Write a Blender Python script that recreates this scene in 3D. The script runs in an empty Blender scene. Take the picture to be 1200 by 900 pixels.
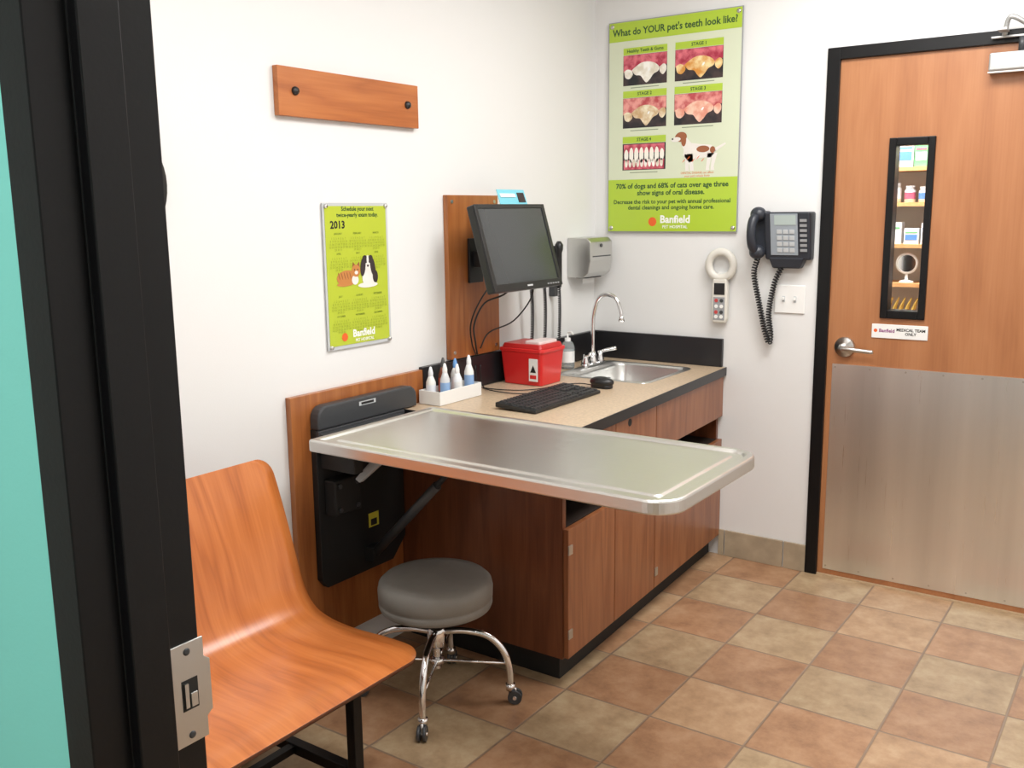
import bpy, math, random
from mathutils import Matrix, Vector, Euler
random.seed(4)
Y=3.937
CEIL=2.72
# ---------------------------------------------------------------- materials
MATS={}
def base(name):
    m=bpy.data.materials.new(name);m.use_nodes=True
    nt=m.node_tree;b=nt.nodes['Principled BSDF'];return m,nt,b
def pbr(name,col,rough=.5,metal=0,bump=0,bscale=200,alpha=None,trans=0,emit=None,es=1,coat=0,ior=None,var=0,vscale=3,spec=None):
    if name in MATS:return MATS[name]
    m,nt,b=base(name)
    b.inputs['Base Color'].default_value=(*col,1);b.inputs['Roughness'].default_value=rough;b.inputs['Metallic'].default_value=metal
    if trans:b.inputs['Transmission Weight'].default_value=trans
    if ior:b.inputs['IOR'].default_value=ior
    if spec is not None:b.inputs['Specular IOR Level'].default_value=spec
    if coat:b.inputs['Coat Weight'].default_value=coat;b.inputs['Coat Roughness'].default_value=.15
    if emit:b.inputs['Emission Color'].default_value=(*emit,1);b.inputs['Emission Strength'].default_value=es
    tc=nt.nodes.new('ShaderNodeTexCoord')
    if bump:
        n=nt.nodes.new('ShaderNodeTexNoise');n.inputs['Scale'].default_value=bscale;n.inputs['Detail'].default_value=3
        nt.links.new(tc.outputs['Object'],n.inputs['Vector'])
        bp=nt.nodes.new('ShaderNodeBump');bp.inputs['Strength'].default_value=bump;bp.inputs['Distance'].default_value=.002
        nt.links.new(n.outputs['Fac'],bp.inputs['Height']);nt.links.new(bp.outputs['Normal'],b.inputs['Normal'])
    if var:
        n=nt.nodes.new('ShaderNodeTexNoise');n.inputs['Scale'].default_value=vscale;n.inputs['Detail'].default_value=4
        nt.links.new(tc.outputs['Object'],n.inputs['Vector'])
        r=nt.nodes.new('ShaderNodeValToRGB');r.color_ramp.elements[0].position=.3;r.color_ramp.elements[1].position=.7
        r.color_ramp.elements[0].color=(*[c*(1-var) for c in col],1);r.color_ramp.elements[1].color=(*[min(1,c*(1+var)) for c in col],1)
        nt.links.new(n.outputs['Fac'],r.inputs['Fac']);nt.links.new(r.outputs['Color'],b.inputs['Base Color'])
    MATS[name]=m;return m
def wood(name,dark,mid,light,axis='Z',rough=.35,scale=1.0,coat=.15,across=11,uv=False,bands=9,long=1.1):
    m,nt,b=base(name);L=nt.links
    tc=nt.nodes.new('ShaderNodeTexCoord');mp=nt.nodes.new('ShaderNodeMapping');src=tc.outputs['UV' if uv else 'Object']
    s=[across*scale]*3;s['XYZ'.index(axis)]=long*scale
    mp.inputs['Scale'].default_value=s;L.new(src,mp.inputs['Vector'])
    n1=nt.nodes.new('ShaderNodeTexNoise');n1.inputs['Scale'].default_value=.9;n1.inputs['Detail'].default_value=3;n1.inputs['Distortion'].default_value=.4
    L.new(mp.outputs[0],n1.inputs['Vector'])
    mul=nt.nodes.new('ShaderNodeMath');mul.operation='MULTIPLY';mul.inputs[1].default_value=bands;L.new(n1.outputs['Fac'],mul.inputs[0])
    fr=nt.nodes.new('ShaderNodeMath');fr.operation='PINGPONG';fr.inputs[1].default_value=1;L.new(mul.outputs[0],fr.inputs[0])
    mp2=nt.nodes.new('ShaderNodeMapping');s=[160.]*3;s['XYZ'.index(axis)]=5;mp2.inputs['Scale'].default_value=s;L.new(src,mp2.inputs['Vector'])
    n2=nt.nodes.new('ShaderNodeTexNoise');n2.inputs['Scale'].default_value=1;n2.inputs['Detail'].default_value=2;L.new(mp2.outputs[0],n2.inputs['Vector'])
    mx=nt.nodes.new('ShaderNodeMath');mx.operation='MULTIPLY_ADD';mx.inputs[1].default_value=.45;L.new(fr.outputs[0],mx.inputs[0])
    m3=nt.nodes.new('ShaderNodeMath');m3.operation='MULTIPLY';m3.inputs[1].default_value=.55;L.new(n2.outputs['Fac'],m3.inputs[0]);L.new(m3.outputs[0],mx.inputs[2])
    r=nt.nodes.new('ShaderNodeValToRGB');e=r.color_ramp.elements;e[0].position=.12;e[0].color=(*dark,1);e[1].position=.78;e[1].color=(*light,1)
    k=e.new(.42);k.color=(*mid,1)
    L.new(mx.outputs[0],r.inputs['Fac']);L.new(r.outputs['Color'],b.inputs['Base Color'])
    b.inputs['Roughness'].default_value=rough;b.inputs['Coat Weight'].default_value=coat;b.inputs['Coat Roughness'].default_value=.25
    return m
def steel(name,axis='X',col=(.62,.62,.62),rough=.28,strength=.25,aniso=0,refl_streak=0):
    m,nt,b=base(name);L=nt.links
    b.inputs['Base Color'].default_value=(*col,1);b.inputs['Metallic'].default_value=1
    tc=nt.nodes.new('ShaderNodeTexCoord');mp=nt.nodes.new('ShaderNodeMapping')
    s=[350.]*3;s['XYZ'.index(axis)]=3;mp.inputs['Scale'].default_value=s;L.new(tc.outputs['Object'],mp.inputs['Vector'])
    n=nt.nodes.new('ShaderNodeTexNoise');n.inputs['Scale'].default_value=1;n.inputs['Detail'].default_value=2;L.new(mp.outputs[0],n.inputs['Vector'])
    mr=nt.nodes.new('ShaderNodeMapRange');mr.inputs['To Min'].default_value=rough-.07;mr.inputs['To Max'].default_value=rough+.1;L.new(n.outputs['Fac'],mr.inputs['Value']);L.new(mr.outputs[0],b.inputs['Roughness'])
    bp=nt.nodes.new('ShaderNodeBump');bp.inputs['Strength'].default_value=strength;bp.inputs['Distance'].default_value=.0006;L.new(n.outputs['Fac'],bp.inputs['Height']);L.new(bp.outputs['Normal'],b.inputs['Normal'])
    if aniso:b.inputs['Anisotropic'].default_value=aniso;b.inputs['Anisotropic Rotation'].default_value=.0
    if refl_streak:  # bright and dark reflection streaks painted into the base colour
        mp3=nt.nodes.new('ShaderNodeMapping');s=[7.]*3;s['XYZ'.index(axis)]=.35;mp3.inputs['Scale'].default_value=s;L.new(tc.outputs['Object'],mp3.inputs['Vector'])
        n3=nt.nodes.new('ShaderNodeTexNoise');n3.inputs['Scale'].default_value=1;n3.inputs['Detail'].default_value=5;L.new(mp3.outputs[0],n3.inputs['Vector'])
        r=nt.nodes.new('ShaderNodeValToRGB');r.color_ramp.elements[0].position=.3;r.color_ramp.elements[1].position=.7
        r.color_ramp.elements[0].color=(*[c*(1-refl_streak) for c in col],1);r.color_ramp.elements[1].color=(*[min(1,c*(1+refl_streak)) for c in col],1)
        L.new(n3.outputs['Fac'],r.inputs['Fac']);L.new(r.outputs['Color'],b.inputs['Base Color'])
    return m
def tile_mat(name,T,ox,oy,axes=(0,1)):
    m,nt,b=base(name);L=nt.links;N=nt.nodes.new
    tc=N('ShaderNodeTexCoord');sp=N('ShaderNodeSeparateXYZ');L.new(tc.outputs['Object'],sp.inputs[0])
    def math_(op,a,bv=None):
        n=N('ShaderNodeMath');n.operation=op
        if not isinstance(a,(int,float)):L.new(a,n.inputs[0])
        else:n.inputs[0].default_value=a
        if bv is not None:
            if isinstance(bv,(int,float)):n.inputs[1].default_value=bv
            else:L.new(bv,n.inputs[1])
        return n.outputs[0]
    u=math_('DIVIDE',math_('SUBTRACT',sp.outputs[axes[0]],ox),T);v=math_('DIVIDE',math_('SUBTRACT',sp.outputs[axes[1]],oy),T)
    fu=math_('FLOOR',u);fv=math_('FLOOR',v)
    chk=math_('FLOORED_MODULO',math_('ADD',fu,fv),2)
    cmb=N('ShaderNodeCombineXYZ');L.new(fu,cmb.inputs[0]);L.new(fv,cmb.inputs[1])
    wn=N('ShaderNodeTexWhiteNoise');wn.noise_dimensions='3D';L.new(cmb.outputs[0],wn.inputs['Vector'])
    du=math_('ABSOLUTE',math_('SUBTRACT',math_('FRACT',u),.5));dv=math_('ABSOLUTE',math_('SUBTRACT',math_('FRACT',v),.5))
    mxm=math_('MAXIMUM',du,dv);gr=N('ShaderNodeMapRange');gr.inputs['From Min'].default_value=.484;gr.inputs['From Max'].default_value=.492;L.new(mxm,gr.inputs['Value'])
    add=N('ShaderNodeVectorMath');add.operation='MULTIPLY_ADD';add.inputs[1].default_value=(3.7,5.1,0);L.new(cmb.outputs[0],add.inputs[0]);L.new(tc.outputs['Object'],add.inputs[2])
    n1=N('ShaderNodeTexNoise');n1.inputs['Scale'].default_value=9;n1.inputs['Detail'].default_value=7;n1.inputs['Roughness'].default_value=.7;L.new(add.outputs[0],n1.inputs['Vector'])
    def ramp(c0,c1,c2):
        r=N('ShaderNodeValToRGB');e=r.color_ramp.elements;e[0].position=.3;e[0].color=(*c0,1);e[1].position=.72;e[1].color=(*c2,1);k=e.new(.5);k.color=(*c1,1);L.new(n1.outputs['Fac'],r.inputs['Fac']);return r.outputs[0]
    red=ramp((.23,.115,.06),(.35,.19,.10),(.45,.28,.165));tan=ramp((.25,.165,.09),(.375,.26,.15),(.48,.37,.23))
    tan2=ramp((.25,.145,.078),(.365,.225,.125),(.46,.32,.195))
    gt=math_('GREATER_THAN',wn.outputs['Value'],.8)
    mA=N('ShaderNodeMix');mA.data_type='RGBA';L.new(chk,mA.inputs[0]);L.new(tan,mA.inputs[6]);L.new(red,mA.inputs[7])
    mB=N('ShaderNodeMix');mB.data_type='RGBA';L.new(gt,mB.inputs[0]);L.new(mA.outputs[2],mB.inputs[6]);L.new(tan2,mB.inputs[7])
    hv=N('ShaderNodeHueSaturation');mrv=N('ShaderNodeMapRange');mrv.inputs['To Min'].default_value=.90;mrv.inputs['To Max'].default_value=1.1;L.new(wn.outputs['Value'],mrv.inputs['Value']);L.new(mrv.outputs[0],hv.inputs['Value']);L.new(mB.outputs[2],hv.inputs['Color'])
    mC=N('ShaderNodeMix');mC.data_type='RGBA';L.new(gr.outputs[0],mC.inputs[0]);L.new(hv.outputs[0],mC.inputs[6]);mC.inputs[7].default_value=(.22,.15,.10,1)
    L.new(mC.outputs[2],b.inputs['Base Color'])
    b.inputs['Roughness'].default_value=.38
    hh=math_('SUBTRACT',math_('MULTIPLY',n1.outputs['Fac'],.25),gr.outputs[0])
    bp=N('ShaderNodeBump');bp.inputs['Strength'].default_value=.5;bp.inputs['Distance'].default_value=.002;L.new(hh,bp.inputs['Height']);L.new(bp.outputs['Normal'],b.inputs['Normal'])
    return m
WALL=pbr('wall_paint',(.74,.74,.73),.6,bump=.12,bscale=260)
CEILM=pbr('ceiling_tile',(.8,.8,.79),.8,bump=.3,bscale=120)
TEAL=pbr('teal_paint',(.24,.74,.66),.6,bump=.1,bscale=260)
BLACKP=pbr('black_frame_paint',(.004,.004,.0045),.36,bump=.08,bscale=150,spec=.28)
BLK=pbr('black_plastic',(.012,.012,.013),.38)
BLKM=pbr('black_matte',(.008,.008,.008),.6)
DGREY=pbr('dark_grey_metal',(.045,.048,.052),.4,bump=.1,bscale=300)
GREY=pbr('grey_plastic',(.30,.31,.32),.5)
LGREY=pbr('light_grey_plastic',(.50,.52,.53),.45)
SILV=pbr('silver_paint',(.42,.42,.41),.4,.6)
WHITE=pbr('white_plastic',(.80,.80,.78),.35)
CHROME=pbr('chrome',(.85,.85,.86),.08,1)
SATIN=pbr('satin_metal',(.58,.57,.55),.3,1)
VINYL=pbr('grey_vinyl',(.235,.225,.205),.5,bump=.3,bscale=400,var=.05,vscale=20)
RED=pbr('red_plastic',(.62,.02,.02),.3,coat=.3)
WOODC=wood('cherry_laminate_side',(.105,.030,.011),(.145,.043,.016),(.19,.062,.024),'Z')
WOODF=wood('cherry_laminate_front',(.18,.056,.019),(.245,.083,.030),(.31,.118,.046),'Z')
WOODP=wood('cherry_panel_vertical',(.25,.078,.019),(.33,.108,.028),(.40,.145,.041),'Z')
WOODR=wood('cherry_rail_horizontal',(.32,.088,.018),(.41,.122,.027),(.48,.16,.040),'Y')
WOODB=wood('bent_plywood_orange',(.35,.095,.020),(.465,.135,.030),(.55,.178,.045),'Y',rough=.3,coat=.35,across=8,uv=True,bands=12,long=1.0)
WOODD=wood('door_veneer',(.31,.120,.045),(.365,.145,.056),(.41,.175,.071),'Z',rough=.4,across=7,bands=7)
PLYEDGE=pbr('plywood_edge',(.10,.03,.01),.5)
STEELX=steel('brushed_steel_long','X',(.70,.69,.66),.31)
STEELZ=steel('brushed_steel_vertical','Z',(.76,.77,.77),.30,.35,.6,.12)
STEELD=steel('brushed_steel_basin','X',(.68,.68,.66),.3)
TT=.305
FLOORM=tile_mat('checker_stone_tile',TT,1.04-TT*10,3.70-TT*20)
BASEM=pbr('base_tile',(.36,.29,.20),.45,bump=.3,bscale=60,var=.22,vscale=9)
COUNTER=pbr('speckled_beige_laminate',(.50,.38,.26),.35,var=.16,vscale=90)
GLASS=pbr('clear_glass',(.97,.98,.98),.02,trans=1,ior=1.1)
LIME=pbr('lime_print',(.40,.56,.035),.35,coat=.4)
LIMED=pbr('calendar_lime_print',(.44,.53,.035),.35,coat=.5)
CREAM=pbr('cream_print',(.62,.67,.50),.35,coat=.4)
INK=pbr('dark_green_ink',(.02,.08,.02),.5)
INKK=pbr('black_ink',(.01,.01,.01),.5)
INKG=pbr('grey_ink',(.25,.30,.2),.5)
INKL=pbr('olive_ink',(.22,.29,.02),.5)
WINK=pbr('white_ink',(.85,.85,.82),.5)
# ---------------------------------------------------------------- geometry helpers
COL=bpy.context.collection
def emp(name,loc=(0,0,0)):
    e=bpy.data.objects.new(name,None);e.location=loc;e.empty_display_size=.05;COL.objects.link(e);return e
def attach(o,par):
    if par is not None:
        o.parent=par;o.matrix_parent_inverse=Matrix.Translation(par.location).inverted()
    return o
def mesh(name,vs,fs,mat,par=None,smooth=False,bevel=0,seg=2):
    me=bpy.data.meshes.new(name);me.from_pydata([tuple(v) for v in vs],[],fs);me.update()
    o=bpy.data.objects.new(name,me);COL.objects.link(o)
    for m in (mat if isinstance(mat,(list,tuple)) else [mat]):me.materials.append(m)
    if smooth:
        for p in me.polygons:p.use_smooth=True
    if bevel:
        b=o.modifiers.new('bevel','BEVEL');b.width=bevel;b.segments=seg;b.limit_method='ANGLE';b.angle_limit=.6
    return attach(o,par)
def box(name,x0,x1,y0,y1,z0,z1,mat,par=None,bevel=0,seg=2):
    vs=[(x,y,z) for x in(x0,x1) for y in(y0,y1) for z in(z0,z1)]
    fs=[(0,1,3,2),(4,6,7,5),(0,4,5,1),(2,3,7,6),(0,2,6,4),(1,5,7,3)]
    return mesh(name,vs,fs,mat,par,bevel=bevel,seg=seg)
def hexa(name,vs,mat,par=None,bevel=0):
    return mesh(name,vs,[(3,2,1,0),(4,5,6,7),(0,1,5,4),(1,2,6,5),(2,3,7,6),(3,0,4,7)],mat,par,bevel=bevel)
def frame_from(d):
    d=Vector(d).normalized();a=Vector((0,0,1)) if abs(d.z)<.9 else Vector((1,0,0))
    u=d.cross(a).normalized();return u,d.cross(u).normalized()
def cyl(name,p0,p1,r,mat,par=None,r2=None,n=24,bevel=0):
    p0=Vector(p0);p1=Vector(p1);u,v=frame_from(p1-p0);r2=r if r2 is None else r2
    vs=[p0+(u*math.cos(t)+v*math.sin(t))*r for t in [2*math.pi*i/n for i in range(n)]]+[p1+(u*math.cos(t)+v*math.sin(t))*r2 for t in [2*math.pi*i/n for i in range(n)]]
    fs=[(i,(i+1)%n,n+(i+1)%n,n+i) for i in range(n)]+[tuple(range(n))[::-1],tuple(range(n,2*n))]
    o=mesh(name,vs,fs,mat,par,bevel=bevel)
    for p in o.data.polygons:p.use_smooth=len(p.vertices)==4
    return o
def lathe(name,prof,c,mat,par=None,n=40,axis=(0,0,1)):
    ax=Vector(axis);u,v=frame_from(ax);c=Vector(c);vs=[];fs=[]
    for r,h in prof:
        for i in range(n):
            t=2*math.pi*i/n;vs.append(c+ax*h+(u*math.cos(t)+v*math.sin(t))*max(r,1e-5))
    for j in range(len(prof)-1):
        for i in range(n):
            fs.append((j*n+i,j*n+(i+1)%n,(j+1)*n+(i+1)%n,(j+1)*n+i))
    return mesh(name,vs,fs,mat,par,smooth=True)
def catmull(P,k=8):
    P=[Vector(p) for p in P];Q=[P[0]*2-P[1]]+P+[P[-1]*2-P[-2]];out=[]
    for i in range(1,len(Q)-2):
        for j in range(k):
            t=j/k;a,b,c,d=Q[i-1],Q[i],Q[i+1],Q[i+2]
            out.append(.5*((2*b)+(c-a)*t+(2*a-5*b+4*c-d)*t*t+(3*b-a-3*c+d)*t**3))
    out.append(P[-1]);return out
def tube(name,pts,r,mat,par=None,smooth=6,n=12):
    P=catmull(pts,smooth) if smooth and len(pts)>2 else [Vector(p) for p in pts]
    vs=[];fs=[];u=None
    for i,p in enumerate(P):
        d=(P[min(i+1,len(P)-1)]-P[max(i-1,0)]).normalized()
        if u is None:u,v=frame_from(d)
        u=(u-d*u.dot(d)).normalized();v=d.cross(u)
        rr=r(i/(len(P)-1)) if callable(r) else r
        for j in range(n):
            t=2*math.pi*j/n;vs.append(p+(u*math.cos(t)+v*math.sin(t))*rr)
    m=len(P)
    for i in range(m-1):
        for j in range(n):fs.append((i*n+j,i*n+(j+1)%n,(i+1)*n+(j+1)%n,(i+1)*n+j))
    fs+=[tuple(range(n))[::-1],tuple(range((m-1)*n,m*n))]
    o=mesh(name,vs,fs,mat,par,smooth=True);return o
def coil(name,path,R,turns,r,mat,par=None):
    P=catmull(path,24);L=[0]
    for a,b in zip(P,P[1:]):L.append(L[-1]+(b-a).length)
    tot=L[-1];N=turns*9;pts=[];u=None;k=0
    for i in range(N+1):
        s=tot*i/N
        while k<len(L)-2 and L[k+1]<s:k+=1
        f=(s-L[k])/max(1e-9,L[k+1]-L[k]);p=P[k].lerp(P[k+1],f);d=(P[k+1]-P[k]).normalized()
        if u is None:u,v=frame_from(d)
        u=(u-d*u.dot(d)).normalized();v=d.cross(u);t=2*math.pi*turns*i/N
        pts.append(p+(u*math.cos(t)+v*math.sin(t))*R)
    return tube(name,pts,r,mat,par,smooth=0,n=6)
def prism(name,pts,axis,a0,a1,mat,par=None,bevel=0,seg=2,smooth=False):
    def P(p,a):
        q=list(p);q.insert(axis,a);return q
    n=len(pts);vs=[P(p,a0) for p in pts]+[P(p,a1) for p in pts]
    fs=[(i,(i+1)%n,n+(i+1)%n,n+i) for i in range(n)]+[tuple(range(n))[::-1],tuple(range(n,2*n))]
    o=mesh(name,vs,fs,mat,par,bevel=bevel,seg=seg)
    import bmesh
    bm=bmesh.new();bm.from_mesh(o.data);bmesh.ops.recalc_face_normals(bm,faces=bm.faces);bm.to_mesh(o.data);bm.free()
    if smooth:
        for p in o.data.polygons:p.use_smooth=len(p.vertices)==4
    return o
def ball(name,c,rx,ry,rz,mat,par=None,n=20):
    vs=[];fs=[];m=n//2
    for j in range(m+1):
        ph=math.pi*j/m
        for i in range(n):
            t=2*math.pi*i/n;vs.append((c[0]+rx*math.sin(ph)*math.cos(t),c[1]+ry*math.sin(ph)*math.sin(t),c[2]+rz*math.cos(ph)))
    for j in range(m):
        for i in range(n):fs.append((j*n+i,(j+1)*n+i,(j+1)*n+(i+1)%n,j*n+(i+1)%n))
    return mesh(name,vs,fs,mat,par,smooth=True)
def on(wall,s,z,off):
    return (off,s,z) if wall=='L' else (s,Y-off,z)
def flat(name,wall,pts,off,mat,par):
    return mesh(name,[on(wall,s,z,off) for s,z in pts],[tuple(range(len(pts)))],mat,par)
def frect(name,wall,s0,s1,z0,z1,off,mat,par):
    return flat(name,wall,[(s0,z0),(s1,z0),(s1,z1),(s0,z1)],off,mat,par)
def fell(name,wall,s,z,a,b,off,mat,par,rot=0,n=20):
    return flat(name,wall,[(s+a*math.cos(t)*math.cos(rot)-b*math.sin(t)*math.sin(rot),z+a*math.cos(t)*math.sin(rot)+b*math.sin(t)*math.cos(rot)) for t in [2*math.pi*i/n for i in range(n)]],off,mat,par)
def text(name,wall,body,s,z,size,off,mat,par,align='CENTER',bold=0,sx=1,ls=1):
    c=bpy.data.curves.new(name,'FONT');c.body=body;c.size=size;c.align_x=align;c.align_y='CENTER';c.offset=bold;c.space_line=ls
    c.resolution_u=2
    tmp=bpy.data.objects.new('tmp',c);COL.objects.link(tmp)
    bpy.context.view_layer.update()
    me=bpy.data.meshes.new_from_object(tmp);bpy.data.objects.remove(tmp)
    rot=Euler((math.pi/2,0,math.pi/2) if wall=='L' else (math.pi/2,0,0)).to_matrix().to_4x4()
    me.transform(Matrix.Translation(on(wall,s,z,off))@rot@Matrix.Diagonal((sx,1,1,1)))
    me.materials.clear();me.materials.append(mat)
    o=bpy.data.objects.new(name,me);COL.objects.link(o);return attach(o,par)
def rrect(x0,x1,y0,y1,inset,rads,n=8):
    x0+=inset;x1-=inset;y0+=inset;y1-=inset;pts=[]
    for (cx,cy,sx,sy,a0),r in zip([(x0,y0,1,1,math.pi),(x1,y0,-1,1,1.5*math.pi),(x1,y1,-1,-1,0),(x0,y1,1,-1,.5*math.pi)],rads):
        r=max(r-inset,.004)
        for i in range(n):
            a=a0+(math.pi/2)*i/(n-1);pts.append((cx+sx*r+r*math.cos(a),cy+sy*r+r*math.sin(a)))
    return pts
def loops(name,L,mat,par=None,cap0=True,cap1=True,smooth=False,bevel=0):
    n=len(L[0]);vs=[v for l in L for v in l];fs=[]
    for j in range(len(L)-1):
        for i in range(n):fs.append((j*n+i,j*n+(i+1)%n,(j+1)*n+(i+1)%n,(j+1)*n+i))
    if cap0:fs.append(tuple(range(n))[::-1])
    if cap1:fs.append(tuple(range((len(L)-1)*n,len(L)*n)))
    return mesh(name,vs,fs,mat,par,smooth=smooth,bevel=bevel)
def rbox(name,x0,x1,y0,y1,z0,z1,r,mat,par=None,bevel=.003,n=6):
    l=rrect(x0,x1,y0,y1,0,[r]*4,n);return loops(name,[[(x,y,z0) for x,y in l],[(x,y,z1) for x,y in l]],mat,par,bevel=bevel)
# ---------------------------------------------------------------- room shell
RX=2.95
box('floor',-.12,3.4,-1.9,5.6,-.1,0,FLOORM)
box('ceiling',-.12,3.4,-1.9,5.6,CEIL,CEIL+.1,CEILM)
box('wall_left',-.12,0,.51,5.6,0,CEIL,WALL)
wb=emp('wall_back',(1,Y,0))
box('wall_part_1',0,1.075,Y,Y+.12,0,CEIL,WALL,wb);box('wall_part_2',2.05,RX,Y,Y+.12,0,CEIL,WALL,wb);box('wall_part_3',1.075,2.05,Y,Y+.12,2.14,CEIL,WALL,wb)
box('wall_right',RX,RX+.12,.51,5.6,0,CEIL,WALL)
wf=emp('wall_front',(1,.57,0))
box('wall_part_1',-.12,1.32,.525,.63,0,CEIL,WALL,wf);box('wall_part_2',2.33,3.4,.525,.63,0,CEIL,WALL,wf);box('wall_part_3',1.32,2.33,.525,.63,2.17,CEIL,WALL,wf)
box('paint_teal_1',-.12,1.32,.517,.525,0,CEIL,TEAL,wf);box('paint_teal_2',2.33,3.4,.517,.525,0,CEIL,TEAL,wf);box('paint_teal_3',1.32,2.33,.517,.525,2.17,CEIL,TEAL,wf)
box('wall_corridor',-.12,3.4,-1.9,-1.8,0,CEIL,WALL)
box('wall_corridor_end_left',-.2,-.12,-1.9,.63,0,CEIL,WALL)
box('wall_corridor_end_right',3.32,3.4,-1.8,.517,0,CEIL,WALL)
box('wall_supply',0,RX,5.3,5.4,0,CEIL,WALL)
bb=emp('baseboard_back',(.85,Y,0));x=.655
for i,w in enumerate((.03,.27,.095)):
    box('base_tile_%d'%i,x+.002,x+w-.002 if i<2 else 1.055,Y-.011,Y,0,.12,BASEM,bb,bevel=.002);x+=w+.001 if i<2 else 0
bl=emp('baseboard_left',(0,1.5,0))
for i in range(5):box('base_tile_%d'%i,0,.011,.635+i*.27+.002,.635+(i+1)*.27-.002,0,.12,BASEM,bl,bevel=.002)
box('baseboard_right',RX-.011,RX,.64,Y-.01,0,.12,BASEM)
# ---------------------------------------------------------------- near door frame (open doorway)
df=emp('doorway_frame',(1.34,.57,0))
def framejamb(x,sgn,nm):
    w=-sgn*.05
    pr=[(x+w,.507),(x,.507),(x,.553),(x+sgn*.016,.553),(x+sgn*.016,.600),(x,.600),(x,.648),(x+w,.648)]
    prism(nm,pr,2,0,2.17,BLACKP,df,bevel=.0015)
framejamb(1.358,1,'jamb_strike_side');framejamb(2.28,-1,'jamb_hinge_side')
box('head',1.308,2.33,.507,.648,2.12,2.17,BLACKP,df,bevel=.0015);box('head_stop',1.36,2.27,.553,.600,2.104,2.12,BLACKP,df)
sp=emp('strike_plate',(1.36,.625,1));
prism('plate',[(.606,.937),(.652,.937),(.652,.962),(.660,.968),(.660,1.032),(.652,1.038),(.652,1.063),(.606,1.063)],0,1.3582,1.3605,SATIN,sp,bevel=.0006)
box('latch_hole',1.3600,1.3609,.619,.641,.980,1.018,BLKM,sp);box('latch_lip',1.3605,1.363,.622,.627,.984,1.014,SATIN,sp)
box('latch_inner',1.3605,1.3625,.630,.639,.983,1.000,SATIN,sp,bevel=.0005)
for z in (.948,1.052):
    lathe('screw',[(.0045,0),(.0045,.0008),(.002,.0012),(0,.001)],(1.3603,.629,z),DGREY,sp,16,(1,0,0))
# ---------------------------------------------------------------- wood rail with pegs
rl=emp('coat_rail',(0,2.34,1.91))
box('board',0.001,.022,2.019,2.659,1.84,1.984,WOODR,rl,bevel=.0015)
for s in (2.085,2.60):lathe('bolt',[(.013,0),(.013,.004),(.010,.010),(0,.012)],(.022,s,1.915),BLK,rl,20,(1,0,0))
wc=emp('wall_clock',(.02,1.43,1.63))
lathe('case',[(0,0),(.168,0),(.172,.015),(.168,.035),(.150,.035),(.146,.022),(0,.022)],(.001,1.435,1.63),BLK,wc,48,(1,0,0))
lathe('dial',[(0,.0),(.147,.0)],(.0245,1.435,1.63),WHITE,wc,48,(1,0,0))
box('hand_hour',.026,.027,1.43,1.44,1.63,1.71,INKK,wc);box('hand_minute',.027,.028,1.435,1.54,1.627,1.633,INKK,wc)
# ---------------------------------------------------------------- calendar
cal=emp('wall_calendar',(0,2.34,1.34));c0,c1,cz0,cz1=2.193,2.490,1.112,1.577
box('acrylic_back',.004,.008,c0-.004,c1+.004,cz0-.006,cz1+.006,LGREY,cal)
box('sheet',.008,.0095,c0+.004,c1-.006,cz0+.006,cz1-.004,LIMED,cal)
for s in (c0+.008,c1-.008):
    for z in (cz0+.004,cz1-.004):lathe('standoff',[(.007,0),(.007,.012),(.005,.016),(0,.016)],(.001,s,z),SATIN,cal,14,(1,0,0))
cw=c1-c0;ch=cz1-cz0;of=.0102
text('title','L','Schedule your next\ntwice-yearly exam today.',c0+cw*.52,cz1-ch*.05,.0195,of,INK,cal,bold=.0004)
text('year','L','2013',c0+cw*.2,cz1-ch*.14,.034,of,INKK,cal,bold=.001)
mons=['JANUARY','FEBRUARY','MARCH','APRIL','MAY','JUNE','JULY','AUGUST','SEPTEMBER','OCTOBER','NOVEMBER','DECEMBER']
grid='\n'.join(' '.join('%2d'%(r*7+c+1) for c in range(7)) for r in range(4))+'\n29 30 31'
k=0
for row,tz in enumerate((.20,.34,.64,.78)):
    for c in range(3):
        s=c0+cw*(.2+.3*c);z=cz1-ch*tz
        text('month','L',mons[k],s,z,.0085,of,INKL,cal,bold=.0003);text('days','L',grid,s,z-.034,.0098,of,INKL,cal,ls=.95);k+=1
CATO=pbr('ginger_print',(.50,.20,.05),.6);CATD=pbr('ginger_dark_print',(.28,.10,.03),.6);DOGW=pbr('dogwhite_print',(.75,.72,.67),.6);DOGB=pbr('dogblack_print',(.03,.02,.02),.6)
pz=cz1-ch*.56
def E(n,s,z,a,b,o,m,rot=0):fell(n,'L',s,z,a,b,of+o,m,cal,rot)
E('cat_body',c0+.095,pz+.022,.050,.026,.0004,CATO);E('cat_head',c0+.135,pz+.044,.021,.020,.0008,CATO);E('cat_chest',c0+.13,pz+.014,.016,.016,.0006,DOGW)
flat('cat_ear1','L',[(c0+.117,pz+.052),(c0+.122,pz+.074),(c0+.134,pz+.062)],of+.0007,CATD,cal);flat('cat_ear2','L',[(c0+.138,pz+.062),(c0+.152,pz+.074),(c0+.154,pz+.052)],of+.0007,CATD,cal)
E('cat_eye1',c0+.128,pz+.048,.0025,.0025,.0012,DOGB);E('cat_eye2',c0+.143,pz+.048,.0025,.0025,.0012,DOGB);E('cat_muzzle',c0+.136,pz+.038,.008,.006,.0010,DOGW)
for i in range(5):E('cat_stripe',c0+.056+i*.013,pz+.030,.002,.013,.0006,CATD,.3)
E('cat_paw',c0+.080,pz+.002,.035,.007,.0006,CATO)
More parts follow.
